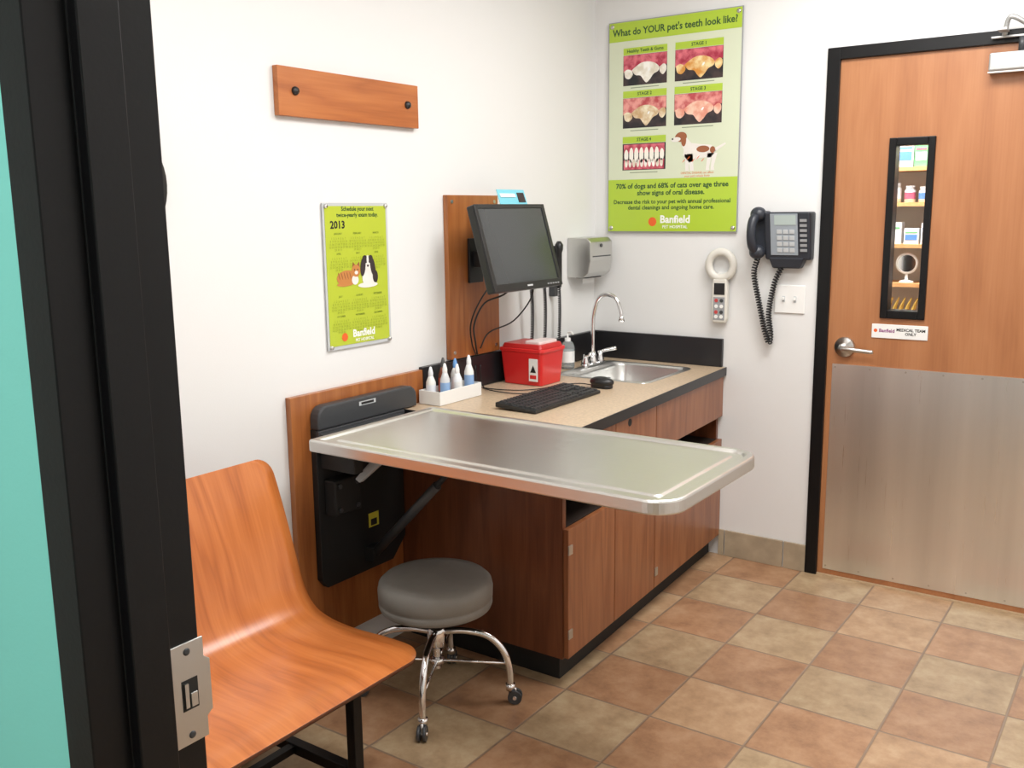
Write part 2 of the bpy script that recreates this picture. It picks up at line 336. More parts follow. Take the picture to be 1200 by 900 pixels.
E('dog_body',c0+.200,pz+.018,.036,.032,.0005,DOGW);E('dog_head',c0+.192,pz+.066,.024,.026,.0012,DOGW);E('dog_ear1',c0+.169,pz+.056,.012,.032,.0014,DOGB,-.15);E('dog_ear2',c0+.216,pz+.054,.012,.033,.0014,DOGB,.2)
E('dog_patch1',c0+.180,pz+.080,.012,.014,.0013,DOGB,.4);E('dog_patch2',c0+.205,pz+.080,.012,.014,.0013,DOGB,-.4);E('dog_blaze',c0+.192,pz+.078,.005,.016,.0016,DOGW);E('dog_nose',c0+.192,pz+.058,.005,.004,.0018,DOGB);E('dog_muzzle',c0+.192,pz+.053,.012,.010,.0015,DOGW)
E('dog_paws',c0+.19,pz-.006,.048,.009,.0009,DOGW);E('dog_eye1',c0+.182,pz+.070,.003,.003,.0018,DOGB);E('dog_eye2',c0+.202,pz+.070,.003,.003,.0018,DOGB);E('dog_back',c0+.228,pz+.02,.013,.022,.0007,DOGB)
text('logo','L','Banfield',c0+cw*.55,cz0+ch*.085,.034,of,WINK,cal,bold=.001);text('logo_sub','L','PET HOSPITAL',c0+cw*.56,cz0+ch*.035,.014,of,WINK,cal,bold=.0003);E('logo_mark',c0+cw*.24,cz0+ch*.07,.014,.014,.0003,pbr('orange_ink',(.75,.12,.02),.5))
# ---------------------------------------------------------------- dental poster
po=emp('dental_poster',(.39,Y,1.9));p0,p1,q0,q1=.077,.704,1.451,2.368;pw=p1-p0;ph=q1-q0
box('acrylic_panel',p0,p1,Y-.014,Y-.008,q0,q1,GREY,po)
def PR(n,s0,s1,t0,t1,o,m):return frect(n,'B',p0+pw*s0,p0+pw*s1,q1-ph*t1,q1-ph*t0,.0145+o,m,po)
def PE(n,s,t,a,b,o,m,rot=0):return fell(n,'B',p0+pw*s,q1-ph*t,a,b,.0145+o,m,po,rot)
def PP(n,pts,o,m):return flat(n,'B',[(p0+pw*s,q1-ph*t) for s,t in pts][::-1],.0145+o,m,po)
PR('sheet',.006,.994,.004,.996,0,CREAM);PR('header',.006,.994,.004,.092,.0006,LIME);PR('footer',.006,.994,.745,.996,.0006,LIME)
text('title','B',"What do YOUR pet's teeth look like?",p0+pw*.5,q1-ph*.052,.041,.0155,INK,po,bold=.0010,sx=.93)
def mott(name,c1,c2,scale):
    m,nt,b=base(name);tc=nt.nodes.new('ShaderNodeTexCoord');n=nt.nodes.new('ShaderNodeTexNoise');n.inputs['Scale'].default_value=scale;n.inputs['Detail'].default_value=4;nt.links.new(tc.outputs['Object'],n.inputs['Vector'])
    r=nt.nodes.new('ShaderNodeValToRGB');r.color_ramp.elements[0].position=.38;r.color_ramp.elements[1].position=.62;r.color_ramp.elements[0].color=(*c1,1);r.color_ramp.elements[1].color=(*c2,1)
    nt.links.new(n.outputs['Fac'],r.inputs['Fac']);nt.links.new(r.outputs[0],b.inputs['Base Color']);b.inputs['Roughness'].default_value=.4;return m
GUM=mott('gum_print',(.35,.02,.05),(.68,.16,.20),35);GUM2=mott('gum_pale_print',(.45,.06,.07),(.75,.32,.28),30);TEE=mott('tooth_print',(.66,.60,.48),(.88,.86,.80),30);TEY=mott('tooth_yellow_print',(.62,.26,.04),(.82,.66,.34),28);TEG=mott('tooth_tan_print',(.55,.36,.18),(.82,.74,.55),28);PKT=mott('tooth_pink_print',(.70,.28,.20),(.82,.55,.42),28);NAV=mott('label_black_print',(.008,.008,.012),(.05,.03,.03),20)
TOE=pbr('tooth_white_print',(.85,.82,.74),.4)
labs=[(.12,.46,.125,.30,'Healthy Teeth & Gums',GUM,TEE),(.52,.87,.125,.30,'STAGE 1',GUM,TEY),(.12,.46,.325,.50,'STAGE 2',GUM2,TEG),(.52,.87,.325,.50,'STAGE 3',GUM2,PKT),(.12,.46,.54,.70,'STAGE 4',GUM,TEE)]
for i,(a,b,t0,t1,lab,g,t) in enumerate(labs):
    PR('label_bar',a,b,t0,t0+.032,.0006,LIME);text('label','B',lab,p0+pw*(a+b)/2,q1-ph*(t0+.016),.019,.0158,INK,po,bold=.0004)
    PR('photo_base',a,b,t0+.034,t1,.0006,NAV);w=b-a;h=t1-t0-.034;T=t0+.034
    if i<4:
        def curve(pts,k=6):return [(v.x,v.y) for v in catmull([(a+w*x_,T+h*y_,0) for x_,y_ in pts],k)]
        PP('gum',[(a+.002,T+.001),(b-.002,T+.001)]+curve([(.995,.40),(.90,.42),(.80,.52),(.66,.36),(.48,.30),(.32,.44),(.2,.56),(.08,.50),(.005,.56)]),.0009,g)
        PP('tooth_back',curve([(.02,.52),(.10,.46),(.20,.52),(.22,.66),(.14,.78),(.05,.72),(.02,.52)]),.0011,t)
        PP('tooth_front',curve([(.84,.46),(.92,.38),(.98,.44),(.98,.60),(.91,.72),(.84,.62),(.84,.46)]),.0011,t)
        PP('tooth',curve([(.20,.50),(.28,.40),(.42,.28),(.58,.26),(.74,.34),(.83,.48),(.80,.60),(.70,.68),(.62,.84),(.54,.94),(.47,.84),(.40,.70),(.28,.66),(.20,.50)]),.0013,t)
        PE('shine',a+w*.60,T+h*.52,.008,.004,.0016,WINK,.9)
    else:
        PR('gum',a+.01,b-.01,T+.004,T+h*.35,.0009,GUM);PR('gum_low',a+.01,b-.01,T+h*.62,T+h-.003,.0009,GUM)
        for j in range(8):PE('tooth',a+w*(.09+.118*j),T+h*.44,.0105,.034 if j not in (0,7) else .026,.0012,TOE)
        for j in range(10):PE('tooth_low',a+w*(.09+.091*j),T+h*.74,.0075,.018,.0012,TEE)
for (a,b,t) in ((.12,.46,.312),(.52,.87,.312),(.12,.46,.513),(.52,.87,.513),(.12,.46,.713)):PR('caption',a+.06,b-.06,t-.003,t+.001,.0006,INKG)
DB=pbr('pointer_brown_print',(.30,.10,.04),.6)
PP('dog_trunk',[(.60,.580),(.72,.592),(.80,.598),(.835,.625),(.80,.655),(.72,.655),(.64,.675),(.595,.64)],.0008,DOGW)
PP('dog_neck',[(.56,.550),(.605,.550),(.66,.590),(.62,.64),(.585,.60)],.0009,DOGW);PE('dog_head',.575,.555,.028,.021,.0012,DB,.1);PE('dog_muzzle',.538,.566,.022,.010,.0013,DOGW,.1);PE('dog_ear',.596,.572,.012,.025,.0014,DB);PE('dog_nose',.512,.563,.004,.004,.0015,INKK)
PE('dog_spot',.74,.615,.030,.014,.0011,DB);PE('dog_rump_spot',.81,.62,.012,.014,.0011,DB)
for s,t,e in ((.625,.70,.62),(.66,.69,.645),(.775,.70,.79),(.81,.695,.825)):PP('dog_leg',[(e-.016,.635),(e+.020,.635),(s+.012,t),(s+.016,.713),(s-.012,.713)],.0008,DOGW)
PP('dog_tail',[(.82,.615),(.90,.590),(.905,.597),(.83,.630)],.0008,DOGW)
for j in range(5):PE('organ_lines',.60+.035*j,.665-.012*(j%2),.010,.0015,.0014,MATS['orange_ink'],.8)
text('dog_title','B',"DENTAL DISEASE can affect\nyour pet's whole body",p0+pw*.70,q1-ph*.730,.013,.0152,pbr('orange_text_ink',(.7,.2,.03),.5),po)
text('footer_text_1','B','70% of dogs and 68% of cats over age three\nshow signs of oral disease.',p0+pw*.5,q1-ph*.795,.0305,.0155,INK,po,bold=.0009)
text('footer_text_2','B','Decrease the risk to your pet with annual professional\ndental cleanings and ongoing home care.',p0+pw*.5,q1-ph*.868,.0255,.0155,INK,po,bold=.0006)
text('logo','B','Banfield',p0+pw*.54,q1-ph*.94,.046,.0155,WINK,po,bold=.0014);text('logo_sub','B','PET HOSPITAL',p0+pw*.54,q1-ph*.975,.019,.0155,WINK,po,bold=.0003);PE('logo_mark',.365,.95,.020,.020,.001,MATS['orange_ink'])
for s in (.03,.97):
    for t in (.02,.98):lathe('standoff',[(.010,0),(.010,.014),(.007,.018),(0,.018)],(p0+pw*s,Y-.001,q1-ph*t),SATIN,po,16,(0,-1,0))
# ---------------------------------------------------------------- door (back)
dr=emp('door_1',(1.56,Y,0));DX0,DX1,DZ=1.105,2.02,2.118;dy0,dy1=Y+.004,Y+.048
WX0,WX1,WZ0,WZ1=1.328,1.450,1.145,1.785
box('slab_left',DX0,WX0,dy0,dy1,.008,DZ,WOODD,dr);box('slab_right',WX1,DX1,dy0,dy1,.008,DZ,WOODD,dr);box('slab_low',WX0,WX1,dy0,dy1,.008,WZ0,WOODD,dr);box('slab_high',WX0,WX1,dy0,dy1,WZ1,DZ,WOODD,dr)
a0,a1,b0,b1=1.305,1.472,1.116,1.811
for n,x0,x1,z0,z1 in (('lite_left',a0,WX0+.004,b0,b1),('lite_right',WX1-.004,a1,b0,b1),('lite_bottom',WX0+.004,WX1-.004,b0,WZ0+.004),('lite_top',WX0+.004,WX1-.004,WZ1-.004,b1)):
    box(n,x0,x1,dy0-.012,dy1+.012,z0,z1,BLACKP,dr,bevel=.003)
box('glass',WX0,WX1,dy0+.018,dy0+.024,WZ0,WZ1,GLASS,dr)
kp=box('kick_plate',1.128,1.995,dy0-.0025,dy0-.0002,.03,.918,STEELZ,dr)
for i in range(7):
    for z in (.045,.905):cyl('kick_screw',(1.14+i*.138,dy0-.0035,z),(1.14+i*.138,dy0-.002,z),.004,SATIN,dr,n=10)
box('sign_plate',1.277,1.488,dy0-.004,dy0-.0005,1.036,1.092,WHITE,dr,bevel=.006,seg=3)
text('sign_text','B','MEDICAL TEAM\nONLY',1.425,1.064,.0155,.0005,INKK,dr,bold=.0005)
text('sign_logo','B','Banfield',1.335,1.066,.019,.0005,pbr('sign_purple_ink',(.25,.05,.2),.5),dr,bold=.0005);fell('sign_mark','B',1.292,1.066,.007,.007,.0005,MATS['orange_ink'],dr)
lathe('rose',[(0,0),(.040,0),(.042,.006),(.038,.016),(.020,.024),(.016,.05),(0,.05)],(1.175,dy0,.990),SATIN,dr,36,(0,-1,0))
tube('lever',[(1.175,dy0-.045,.990),(1.185,dy0-.060,.990),(1.215,dy0-.064,.989),(1.26,dy0-.062,.986),(1.30,dy0-.060,.984)],lambda t:.011-.003*t,SATIN,dr)
box('closer_body',1.640,1.92,dy0-.055,dy0-.0005,2.022,2.085,SILV,dr,bevel=.006);box('closer_cover_line',1.638,1.922,dy0-.048,dy0-.0002,2.016,2.022,SATIN,dr)
cyl('closer_spindle',(1.74,dy0-.03,2.085),(1.74,dy0-.03,2.135),.012,DGREY,dr)
box('closer_arm_1',1.64,1.755,dy0-.04,dy0-.022,2.135,2.142,SILV,dr,bevel=.001)
hexa('closer_arm_2',[(1.67,dy0-.055,2.150),(1.70,dy0-.055,2.150),(1.70,dy0-.12,2.150),(1.67,dy0-.12,2.150),(1.67,dy0-.055,2.158),(1.70,dy0-.055,2.158),(1.70,dy0-.12,2.158),(1.67,dy0-.12,2.158)],SILV,dr)
tube('closer_arm_3',[(1.68,dy0-.03,2.138),(1.70,dy0-.06,2.20),(1.76,dy0-.05,2.17),(1.82,dy0-.03,2.145)],.009,SILV,dr)
dt=emp('trim_1',(1.56,Y,1))
box('frame_left',1.055,1.105,Y-.012,Y+.14,0,2.165,BLACKP,dt,bevel=.002);box('frame_right',2.02,2.07,Y-.012,Y+.14,0,2.165,BLACKP,dt,bevel=.002);box('frame_top',1.105,2.02,Y-.012,Y+.14,2.119,2.165,BLACKP,dt,bevel=.002)
box('threshold',1.105,2.02,Y-.005,Y+.14,0,.007,pbr('threshold_tan',(.5,.36,.22),.5),dt)
# ---------------------------------------------------------------- shelf beyond the window
sh=emp('product_shelf',(1.2,4.75,0));SW=pbr('shelf_orange_wood',(.62,.34,.14),.5);SBK=pbr('shelf_back_white',(.60,.56,.48),.5)
sz=(.60,.80,1.02,1.20,1.38,1.57,1.73)
box('back',.8,1.75,4.90,4.92,0.0,1.92,SBK,sh);box('side_1',.78,.80,4.70,4.92,0,1.92,SW,sh);box('side_2',1.75,1.77,4.70,4.92,0,1.92,SW,sh)
for z in (.1,.35)+sz:box('shelf',.80,1.75,4.70,4.90,z-.018,z,SW,sh)
pc=[(.75,.78,.8),(.1,.25,.6),(.78,.8,.82),(.15,.5,.2),(.35,.55,.12),(.65,.70,.76),(.35,.6,.75),(.45,.10,.18)]
def prod(i):return MATS.get('product_%d'%i) or pbr('product_%d'%i,pc[i],.4)
def fill(z,cartons,cols,hs=(.07,.12)):
    x=.83
    while x<1.66:
        w=random.uniform(.05,.085) if cartons else random.uniform(.042,.056);h=random.uniform(*hs);m=prod(random.choice(cols))
        if cartons:
            box('carton',x,x+w,4.71,4.78,z,z+h,m,sh);box('carton_label',x+.006,x+w-.006,4.709,4.71,z+h*.25,z+h*.6,WHITE if random.random()<.6 else prod(1),sh);box('carton_stripe',x+.006,x+w-.006,4.709,4.71,z+h*.7,z+h*.78,prod(random.choice((1,3,7))),sh)
        else:
            lathe('jar',[(0,0),(w*.45,0),(w*.45,h*.72),(w*.34,h*.80),(w*.36,h*.82),(w*.36,h),(0,h)],(x+w/2,4.75,z),m,sh,16);lathe('jar_label',[(w*.455,h*.2),(w*.455,h*.6)],(x+w/2,4.75,z),prod(random.choice((0,7,1))),sh,16)
        x+=w+random.uniform(.004,.015)
fill(.35,True,(0,3,4));fill(.60,True,(1,2,5));fill(.80,False,(0,2));fill(1.38,True,(5,2,0),(.07,.10));fill(1.57,False,(0,2,5),(.07,.10));fill(1.73,True,(3,4,6,2),(.09,.14))
lathe('mirror_base',[(0,0),(.035,0),(.03,.008),(.008,.014),(.006,.05),(0,.05)],(1.22,4.74,1.20),WHITE,sh,20)
lathe('mirror_rim',[(0,0),(.045,0),(.050,.006),(.045,.012),(.040,.010),(0,.010)],(1.22,4.74,1.29),WHITE,sh,30,(0,-1,0));lathe('mirror_glass',[(0,.0),(.039,0)],(1.22,4.729,1.29),CHROME,sh,30,(0,-1,0))
BR=pbr('brass_yellow',(.75,.52,.12),.25,.6)
for i in range(5):tube('ornament',[(1.14+i*.028,4.74,1.02),(1.148+i*.028,4.74,1.08),(1.165+i*.028,4.74,1.13)],lambda t:.016*(1-.8*t),BR,sh)
for x in (.9,1.0,1.36,1.48,1.6):box('small_carton',x,x+.07,4.72,4.80,1.20,1.29,prod(5),sh)
# ---------------------------------------------------------------- base cabinet + counter
CT=.865
def fx(y,o=0):return .732-.072*(y-2.5)/1.437+o
def yb(name,y0,y1,z0,z1,xo0,xo1,mat,par,bevel=0,xabs=None):
    r0=fx(y0,xo0) if xabs is None else xabs;r1=fx(y1,xo0) if xabs is None else xabs
    f0,f1=fx(y0,xo1),fx(y1,xo1)
    return hexa(name,[(r0,y0,z0),(f0,y0,z0),(f1,y1,z0),(r1,y1,z0),(r0,y0,z1),(f0,y0,z1),(f1,y1,z1),(r1,y1,z1)],mat,par,bevel)
cb=emp('base_cabinet',(.35,3.2,0));ye=Y-.003
INSHADE=pbr('cabinet_painted_shade',(.02,.010,.006),.7)  # near-black colour paints the shade inside the open slot; the cabinet is wood
yb('toe_kick',2.53,ye,0,.09,0,-.050,BLKM,cb,xabs=.026)
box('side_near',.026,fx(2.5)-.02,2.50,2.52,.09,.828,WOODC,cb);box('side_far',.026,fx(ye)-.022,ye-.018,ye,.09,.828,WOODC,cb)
yb('bottom',2.52,ye-.018,.09,.11,0,-.022,WOODC,cb,xabs=.026);yb('rail_shelf',2.52,ye-.018,.522,.540,0,-.022,INSHADE,cb,xabs=.026)
box('back',.026,.036,2.52,ye-.018,.11,.828,INSHADE,cb);yb('divider',3.20,3.22,.11,.522,0,-.022,WOODC,cb,xabs=.036)
yb('slot_shade_back',2.52,3.35,.540,.828,-.20,-.19,INSHADE,cb);yb('top_stretcher',2.52,ye-.018,.646,.66,-.07,-.022,INSHADE,cb);box('side_near_shade',.036,fx(2.5)-.022,2.5201,2.523,.54,.828,INSHADE,cb)  # dark sheets behind the slot stand in for its shade
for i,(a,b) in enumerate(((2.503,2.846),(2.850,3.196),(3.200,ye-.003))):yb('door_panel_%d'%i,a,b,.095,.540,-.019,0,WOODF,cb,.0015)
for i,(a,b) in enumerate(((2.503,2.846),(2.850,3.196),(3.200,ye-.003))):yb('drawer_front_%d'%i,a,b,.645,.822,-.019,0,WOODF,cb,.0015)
for y,z in ((2.506,.18),(2.506,.47),(3.205,.16),(3.205,.47)):box('hinge',fx(y)-.001,fx(y)+.004,y-.004,y+.020,z-.016,z+.016,SATIN,cb,bevel=.001)
for y in (2.68,2.96):cyl('finger_pull',(fx(y)-.0005,y,.805),(fx(y)+.0010,y,.805),.014,BLKM,cb)
ct=emp('countertop',(.35,3.2,.85))
SX0,SX1,SY0,SY1=.125,.565,3.37,3.83
def strip(n,x0,x1,y0,y1):
    if x1 is None:hexa(n,[(x0,y0,CT-.036),(fx(y0,.008),y0,CT-.036),(fx(y1,.008),y1,CT-.036),(x0,y1,CT-.036),(x0,y0,CT),(fx(y0,.008),y0,CT),(fx(y1,.008),y1,CT),(x0,y1,CT)],COUNTER,ct)
    else:box(n,x0,x1,y0,y1,CT-.036,CT,COUNTER,ct)
strip('top_a',.026,None,2.495,SY0+.02);strip('top_b',.026,SX0+.02,SY0+.02,SY1-.02);strip('top_c',SX1-.02,None,SY0+.02,SY1-.02);strip('top_d',.026,None,SY1-.02,Y-.003)
EDGE=pbr('black_laminate_edge',(.012,.012,.014),.35)
hexa('edge_front',[(fx(2.495,.008),2.495,CT-.037),(fx(2.495,.012),2.495,CT-.037),(fx(Y-.003,.012),Y-.003,CT-.037),(fx(Y-.003,.008),Y-.003,CT-.037),(fx(2.495,.008),2.495,CT+.0003),(fx(2.495,.012),2.495,CT+.0003),(fx(Y-.003,.012),Y-.003,CT+.0003),(fx(Y-.003,.008),Y-.003,CT+.0003)],EDGE,ct)
box('edge_near',.026,fx(2.495,.012),2.491,2.495,CT-.037,CT+.0003,EDGE,ct)
box('backsplash_left',.001,.024,2.645,Y-.002,CT+.001,CT+.125,EDGE,None,bevel=.002);box('backsplash_back',.025,fx(Y,-.005),Y-.022,Y-.002,CT+.001,CT+.125,EDGE,None,bevel=.002)
# the sink is dropped into the worktop, so it is grouped with the cabinet's own sink bowl
sk=emp('sink',(.35,3.6,CT))
R=[.045]*4
def lp(ins,z,r=R):return [(x,y,z) for x,y in rrect(SX0,SX1,SY0,SY1,ins,r)]
def lp2(ins,z,dx=.055):return [(x,y,z) for x,y in rrect(SX0+dx,SX1,SY0,SY1,ins,[.07]*4)]
loops('basin',[lp(0,CT+.0005),lp(.003,CT+.004),lp(.016,CT+.004),lp2(.022,CT+.002),lp2(.026,CT-.01),lp2(.035,CT-.13),lp2(.06,CT-.15)],STEELD,sk,cap0=False,smooth=True)
lathe('drain',[(0,0),(.028,0),(.030,.003),(.02,.002),(0,.001)],(.38,3.6,CT-.149),DGREY,sk)
fa=emp('faucet',(.15,3.67,CT));fxx,fy,fz=.150,3.665,CT+.0045
rbox('deck_plate',fxx-.022,fxx+.022,fy-.085,fy+.085,fz,fz+.012,.02,CHROME,fa,.003)
lathe('spout_base',[(.020,0),(.020,.02),(.014,.035),(.012,.05),(0,.05)],(fxx,fy,fz+.01),CHROME,fa)
tube('gooseneck',[(fxx,fy,fz+.03),(fxx,fy,fz+.12),(fxx+.002,fy,fz+.22),(fxx+.025,fy,fz+.295),(fxx+.07,fy,fz+.318),(fxx+.115,fy,fz+.30),(fxx+.138,fy,fz+.25),(fxx+.142,fy,fz+.225)],.0095,CHROME,fa)
cyl('aerator',(fxx+.142,fy,fz+.228),(fxx+.143,fy,fz+.203),.0125,CHROME,fa)
for s in (-1,1):
    lathe('valve',[(.018,0),(.018,.015),(.013,.028),(.013,.045),(0,.048)],(fxx,fy+s*.065,fz+.01),CHROME,fa)
    tube('blade_handle',[(fxx,fy+s*.065,fz+.05),(fxx+.02,fy+s*.085,fz+.058),(fxx+.055,fy+s*.115,fz+.066)],lambda t:.007+.002*t,CHROME,fa)
so=emp('soap_bottle',(.09,3.55,CT));CLR=pbr('frosted_clear_plastic',(.75,.80,.80),.15,trans=.75,ior=1.2);bx,by=.092,3.545
lathe('bottle',[(0,0),(.028,0),(.030,.006),(.030,.095),(.022,.115),(.012,.122),(0,.122)],(bx,by,CT+.001),CLR,so);lathe('label',[(.0305,.03),(.0305,.08)],(bx,by,CT),WHITE,so)
lathe('pump_collar',[(.013,0),(.013,.016),(.004,.018),(.004,.04),(0,.04)],(bx,by,CT+.12),WHITE,so);tube('pump_nozzle',[(bx,by,CT+.16),(bx+.016,by,CT+.163),(bx+.033,by-.01,CT+.156)],.005,WHITE,so)
sc=emp('sharps_container',(.15,3.2,CT));SX=pbr('dark_red_plastic',(.45,.015,.015),.35)
def taper(n,x0,x1,y0,y1,z0,z1,t,m,par,r=.012,bev=.002):
    a=rrect(x0,x1,y0,y1,t,[r+t]*4,6);b=rrect(x0,x1,y0,y1,0,[r]*4,6)
    return loops(n,[[(x,y,z0) for x,y in a],[(x,y,z1) for x,y in b]],m,par,bevel=bev)
taper('bin',.045,.245,3.10,3.27,CT+.001,CT+.135,.010,RED,sc);rbox('lid_rim',.040,.250,3.095,3.275,CT+.133,CT+.148,.014,RED,sc)
taper('lid_top',.055,.235,3.108,3.262,CT+.148,CT+.165,-.006,SX,sc);rbox('lid_door',.15,.225,3.12,3.25,CT+.163,CT+.176,.01,pbr('translucent_white_plastic',(.75,.62,.6),.3),sc)
box('label_side',.185,.225,3.0985,3.1015,CT+.02,CT+.11,WHITE,sc);mesh('hazard_mark',[(.205,3.098,CT+.085),(.219,3.098,CT+.055),(.191,3.098,CT+.055)],[(0,1,2)],BLK,sc)
box('label_text',.190,.220,3.0978,3.0985,CT+.03,CT+.045,RED,sc)
bt=emp('bottle_tray',(.09,2.73,CT));cz=CT+.001
box('tray_floor',.045,.135,2.60,2.84,cz,cz+.004,WHITE,bt)
for n,a in (('tray_w1',(.041,.045,2.60,2.84)),('tray_w2',(.135,.139,2.60,2.84)),('tray_w3',(.041,.139,2.596,2.60)),('tray_w4',(.041,.139,2.84,2.844))):box(n,*a,cz,cz+.05,WHITE,bt,bevel=.001)
bc=[(.75,.75,.72),(.60,.62,.64),(.20,.06,.03),(.75,.78,.8),(.78,.78,.75),(.8,.8,.78)];capc=[(.7,.72,.75),(.75,.75,.75),(.05,.05,.05),(.8,.8,.8),(.15,.35,.7),(.8,.8,.8)]
for i in range(6):
    y=2.635+.072*(i//2)+.03*(i%2);x=.066+.042*(i%2);m=pbr('bottle_body_%d'%i,bc[i],.3);c=pbr('bottle_cap_%d'%i,capc[i],.4);h=.095+.012*(i%3)
    lathe('bottle',[(0,0),(.017,0),(.018,.004),(.018,h*.75),(.012,h*.9),(.008,h),(0,h)],(x,y,cz+.004),m,bt,20);lathe('cap',[(.009,0),(.009,.014),(.004,.034),(0,.036)],(x,y,cz+.004+h-.002),c,bt,16);lathe('label',[(.0184,.03),(.0184,h*.66)],(x,y,cz+.004),pbr('bottle_label_%d'%(i%4),[(.75,.76,.8),(.25,.40,.65),(.65,.12,.06),(.78,.78,.76)][i%4],.5),bt,20)
# keyboard
kb=emp('keyboard',(.42,2.9,CT));KX0,KX1,KY0,KY1=.335,.505,2.66,3.11
hexa('deck',[(KX0,KY0,CT+.008),(KX1,KY0,CT+.001),(KX1,KY1,CT+.001),(KX0,KY1,CT+.008),(KX0,KY0,CT+.026),(KX1,KY0,CT+.013),(KX1,KY1,CT+.013),(KX0,KY1,CT+.026)],BLK,kb,.003)
box('feet',KX0+.005,KX0+.02,KY0+.03,KY1-.03,CT+.001,CT+.009,BLK,kb)
vs=[];fs=[]
KEY=pbr('key_plastic',(.02,.02,.022),.45)
def key(x0,x1,y0,y1):
    n=len(vs)
    def zz(x):return CT+.026-.013*(x-KX0)/(KX1-KX0)
    for z,i in ((0,0),(.006,.002)):
        for x,y in ((x0+i,y0+i),(x1-i,y0+i),(x1-i,y1-i),(x0+i,y1-i)):vs.append((x,y,zz(x)+z))
    fs.extend([(n+4,n+5,n+6,n+7),(n,n+1,n+5,n+4),(n+1,n+2,n+6,n+5),(n+2,n+3,n+7,n+6),(n+3,n,n+4,n+7)])
for r in range(6):
    x=KX0+.012+r*.0255+(.004 if r else 0)
    for c in range(22):
        y=KY0+.010+c*.0195
        if r==5 and 4<=c<=8:
            if c==4:key(x,x+.021,y,y+.0195*5-.003)
            continue
        if c==15 or (r==3 and c in(16,17,18)):continue
        key(x,x+.021,y,y+.0168)
mesh('keys',vs,fs,KEY,kb)
ms=emp('computer_mouse',(.45,3.2,CT));ball('shell',(.45,3.215,CT+.024),.052,.031,.022,BLK,ms);rbox('skirt',.405,.495,3.19,3.24,CT+.001,CT+.014,.022,BLK,ms,.002);box('wheel',.475,.488,3.212,3.218,CT+.036,CT+.046,GREY,ms)
c6=CT+.0055
tube('cord',[(.40,3.215,CT+.008),(.34,3.23,c6),(.29,3.16,c6),(.27,3.05,c6),(.20,2.97,c6),(.06,2.955,c6),(.035,2.95,CT+.03),(.033,2.95,CT+.09)],.0022,BLK,ms,smooth=4)
tube('cord',[(.34,2.95,CT+.014),(.30,2.955,c6+.001),(.24,2.91,c6+.001),(.12,2.92,c6+.001),(.045,2.98,c6+.001),(.035,2.98,CT+.04),(.034,2.98,CT+.09)],.0022,BLK,kb,smooth=4)
# ---------------------------------------------------------------- monitor + board
mo=emp('monitor',(.2,3.0,1.42))
bd=emp('monitor_backboard',(0,2.97,1.3));box('board',.001,.022,2.81,3.13,.995,1.612,WOODP,bd,bevel=.0015)
for s in (2.835,3.105):
    for z in (1.02,1.588):cyl('screw_cap',(.022,s,z),(.0245,s,z),.007,SATIN,bd,n=14)
box('wall_plate',.022,.034,2.925,3.01,1.28,1.45,BLK,mo,bevel=.002);box('arm_block',.034,.09,2.945,2.99,1.34,1.40,BLK,mo,bevel=.003)
cyl('pivot',(.10,2.967,1.32),(.10,2.967,1.42),.018,BLK,mo);box('arm_link',.10,.175,2.95,2.985,1.35,1.39,BLK,mo,bevel=.002)
tilt=math.radians(16);cM=Vector((.215,2.995,1.418))
def ML(a,b,c):
    return (cM.x+c*math.cos(tilt)-b*math.sin(tilt), cM.y+a, cM.z+b*math.cos(tilt)+c*math.sin(tilt))
def mbox(n,a0,a1,b0,b1,c0_,c1_,m,bevel=0):
    return hexa(n,[ML(a0,b0,c0_),ML(a0,b0,c1_),ML(a1,b0,c1_),ML(a1,b0,c0_),ML(a0,b1,c0_),ML(a0,b1,c1_),ML(a1,b1,c1_),ML(a1,b1,c0_)],m,mo,bevel)
mbox('shell',-.230,.228,-.163,.163,-.03,.004,BLK,.006);mbox('rear_hump',-.13,.13,-.10,.10,-.055,-.03,BLK,.01)
SCR=pbr('screen_dark',(.030,.034,.036),.2,coat=.3)
mbox('screen',-.210,.208,-.135,.147,.004,.0046,SCR)
for n,a in (('bezel_l',(-.230,-.210,-.163,.163)),('bezel_r',(.208,.228,-.163,.163)),('bezel_b',(-.210,.208,-.163,-.135)),('bezel_t',(-.210,.208,.147,.163))):mbox(n,*a,.004,.008,BLK,.0015)
mbox('logo',-.018,.018,-.153,-.147,.008,.0085,LGREY)
for i in range(5):mbox('button',.12+i*.018,.13+i*.018,-.155,-.150,.008,.0095,GREY)
cd=emp('reminder_card',(.17,3.0,1.6));CARD=pbr('card_cyan_print',(.18,.55,.66),.4)
def chex(n,a0_,a1_,b0_,b1_,c_,m):hexa(n,[ML(a0_,b0_,c_-.001),ML(a0_,b0_,c_+.001),ML(a1_,b0_,c_+.001),ML(a1_,b0_,c_-.001),ML(a0_,b1_,c_-.004),ML(a0_,b1_,c_-.002),ML(a1_,b1_,c_-.002),ML(a1_,b1_,c_-.004)],m,cd)
chex('card',-.055,.125,.164,.222,.000,CARD);chex('card_text',-.042,.055,.192,.206,.0018,WINK);chex('card_photo',.07,.115,.172,.210,.0022,DOGB)
tube('cable_1',[(.17,3.05,1.33),(.13,3.03,1.24),(.06,2.98,1.20),(.045,2.93,1.12),(.05,2.93,1.05),(.035,2.96,1.0)],.0035,BLK,mo)
tube('cable_2',[(.16,2.95,1.33),(.10,2.90,1.22),(.06,2.89,1.13),(.04,2.92,1.05),(.035,2.95,1.0)],.003,BLK,mo)
tube('cable_3',[(.18,3.12,1.32),(.15,3.18,1.22),(.10,3.12,1.12),(.05,3.02,1.08),(.035,2.98,1.02)],.003,BLK,mo)
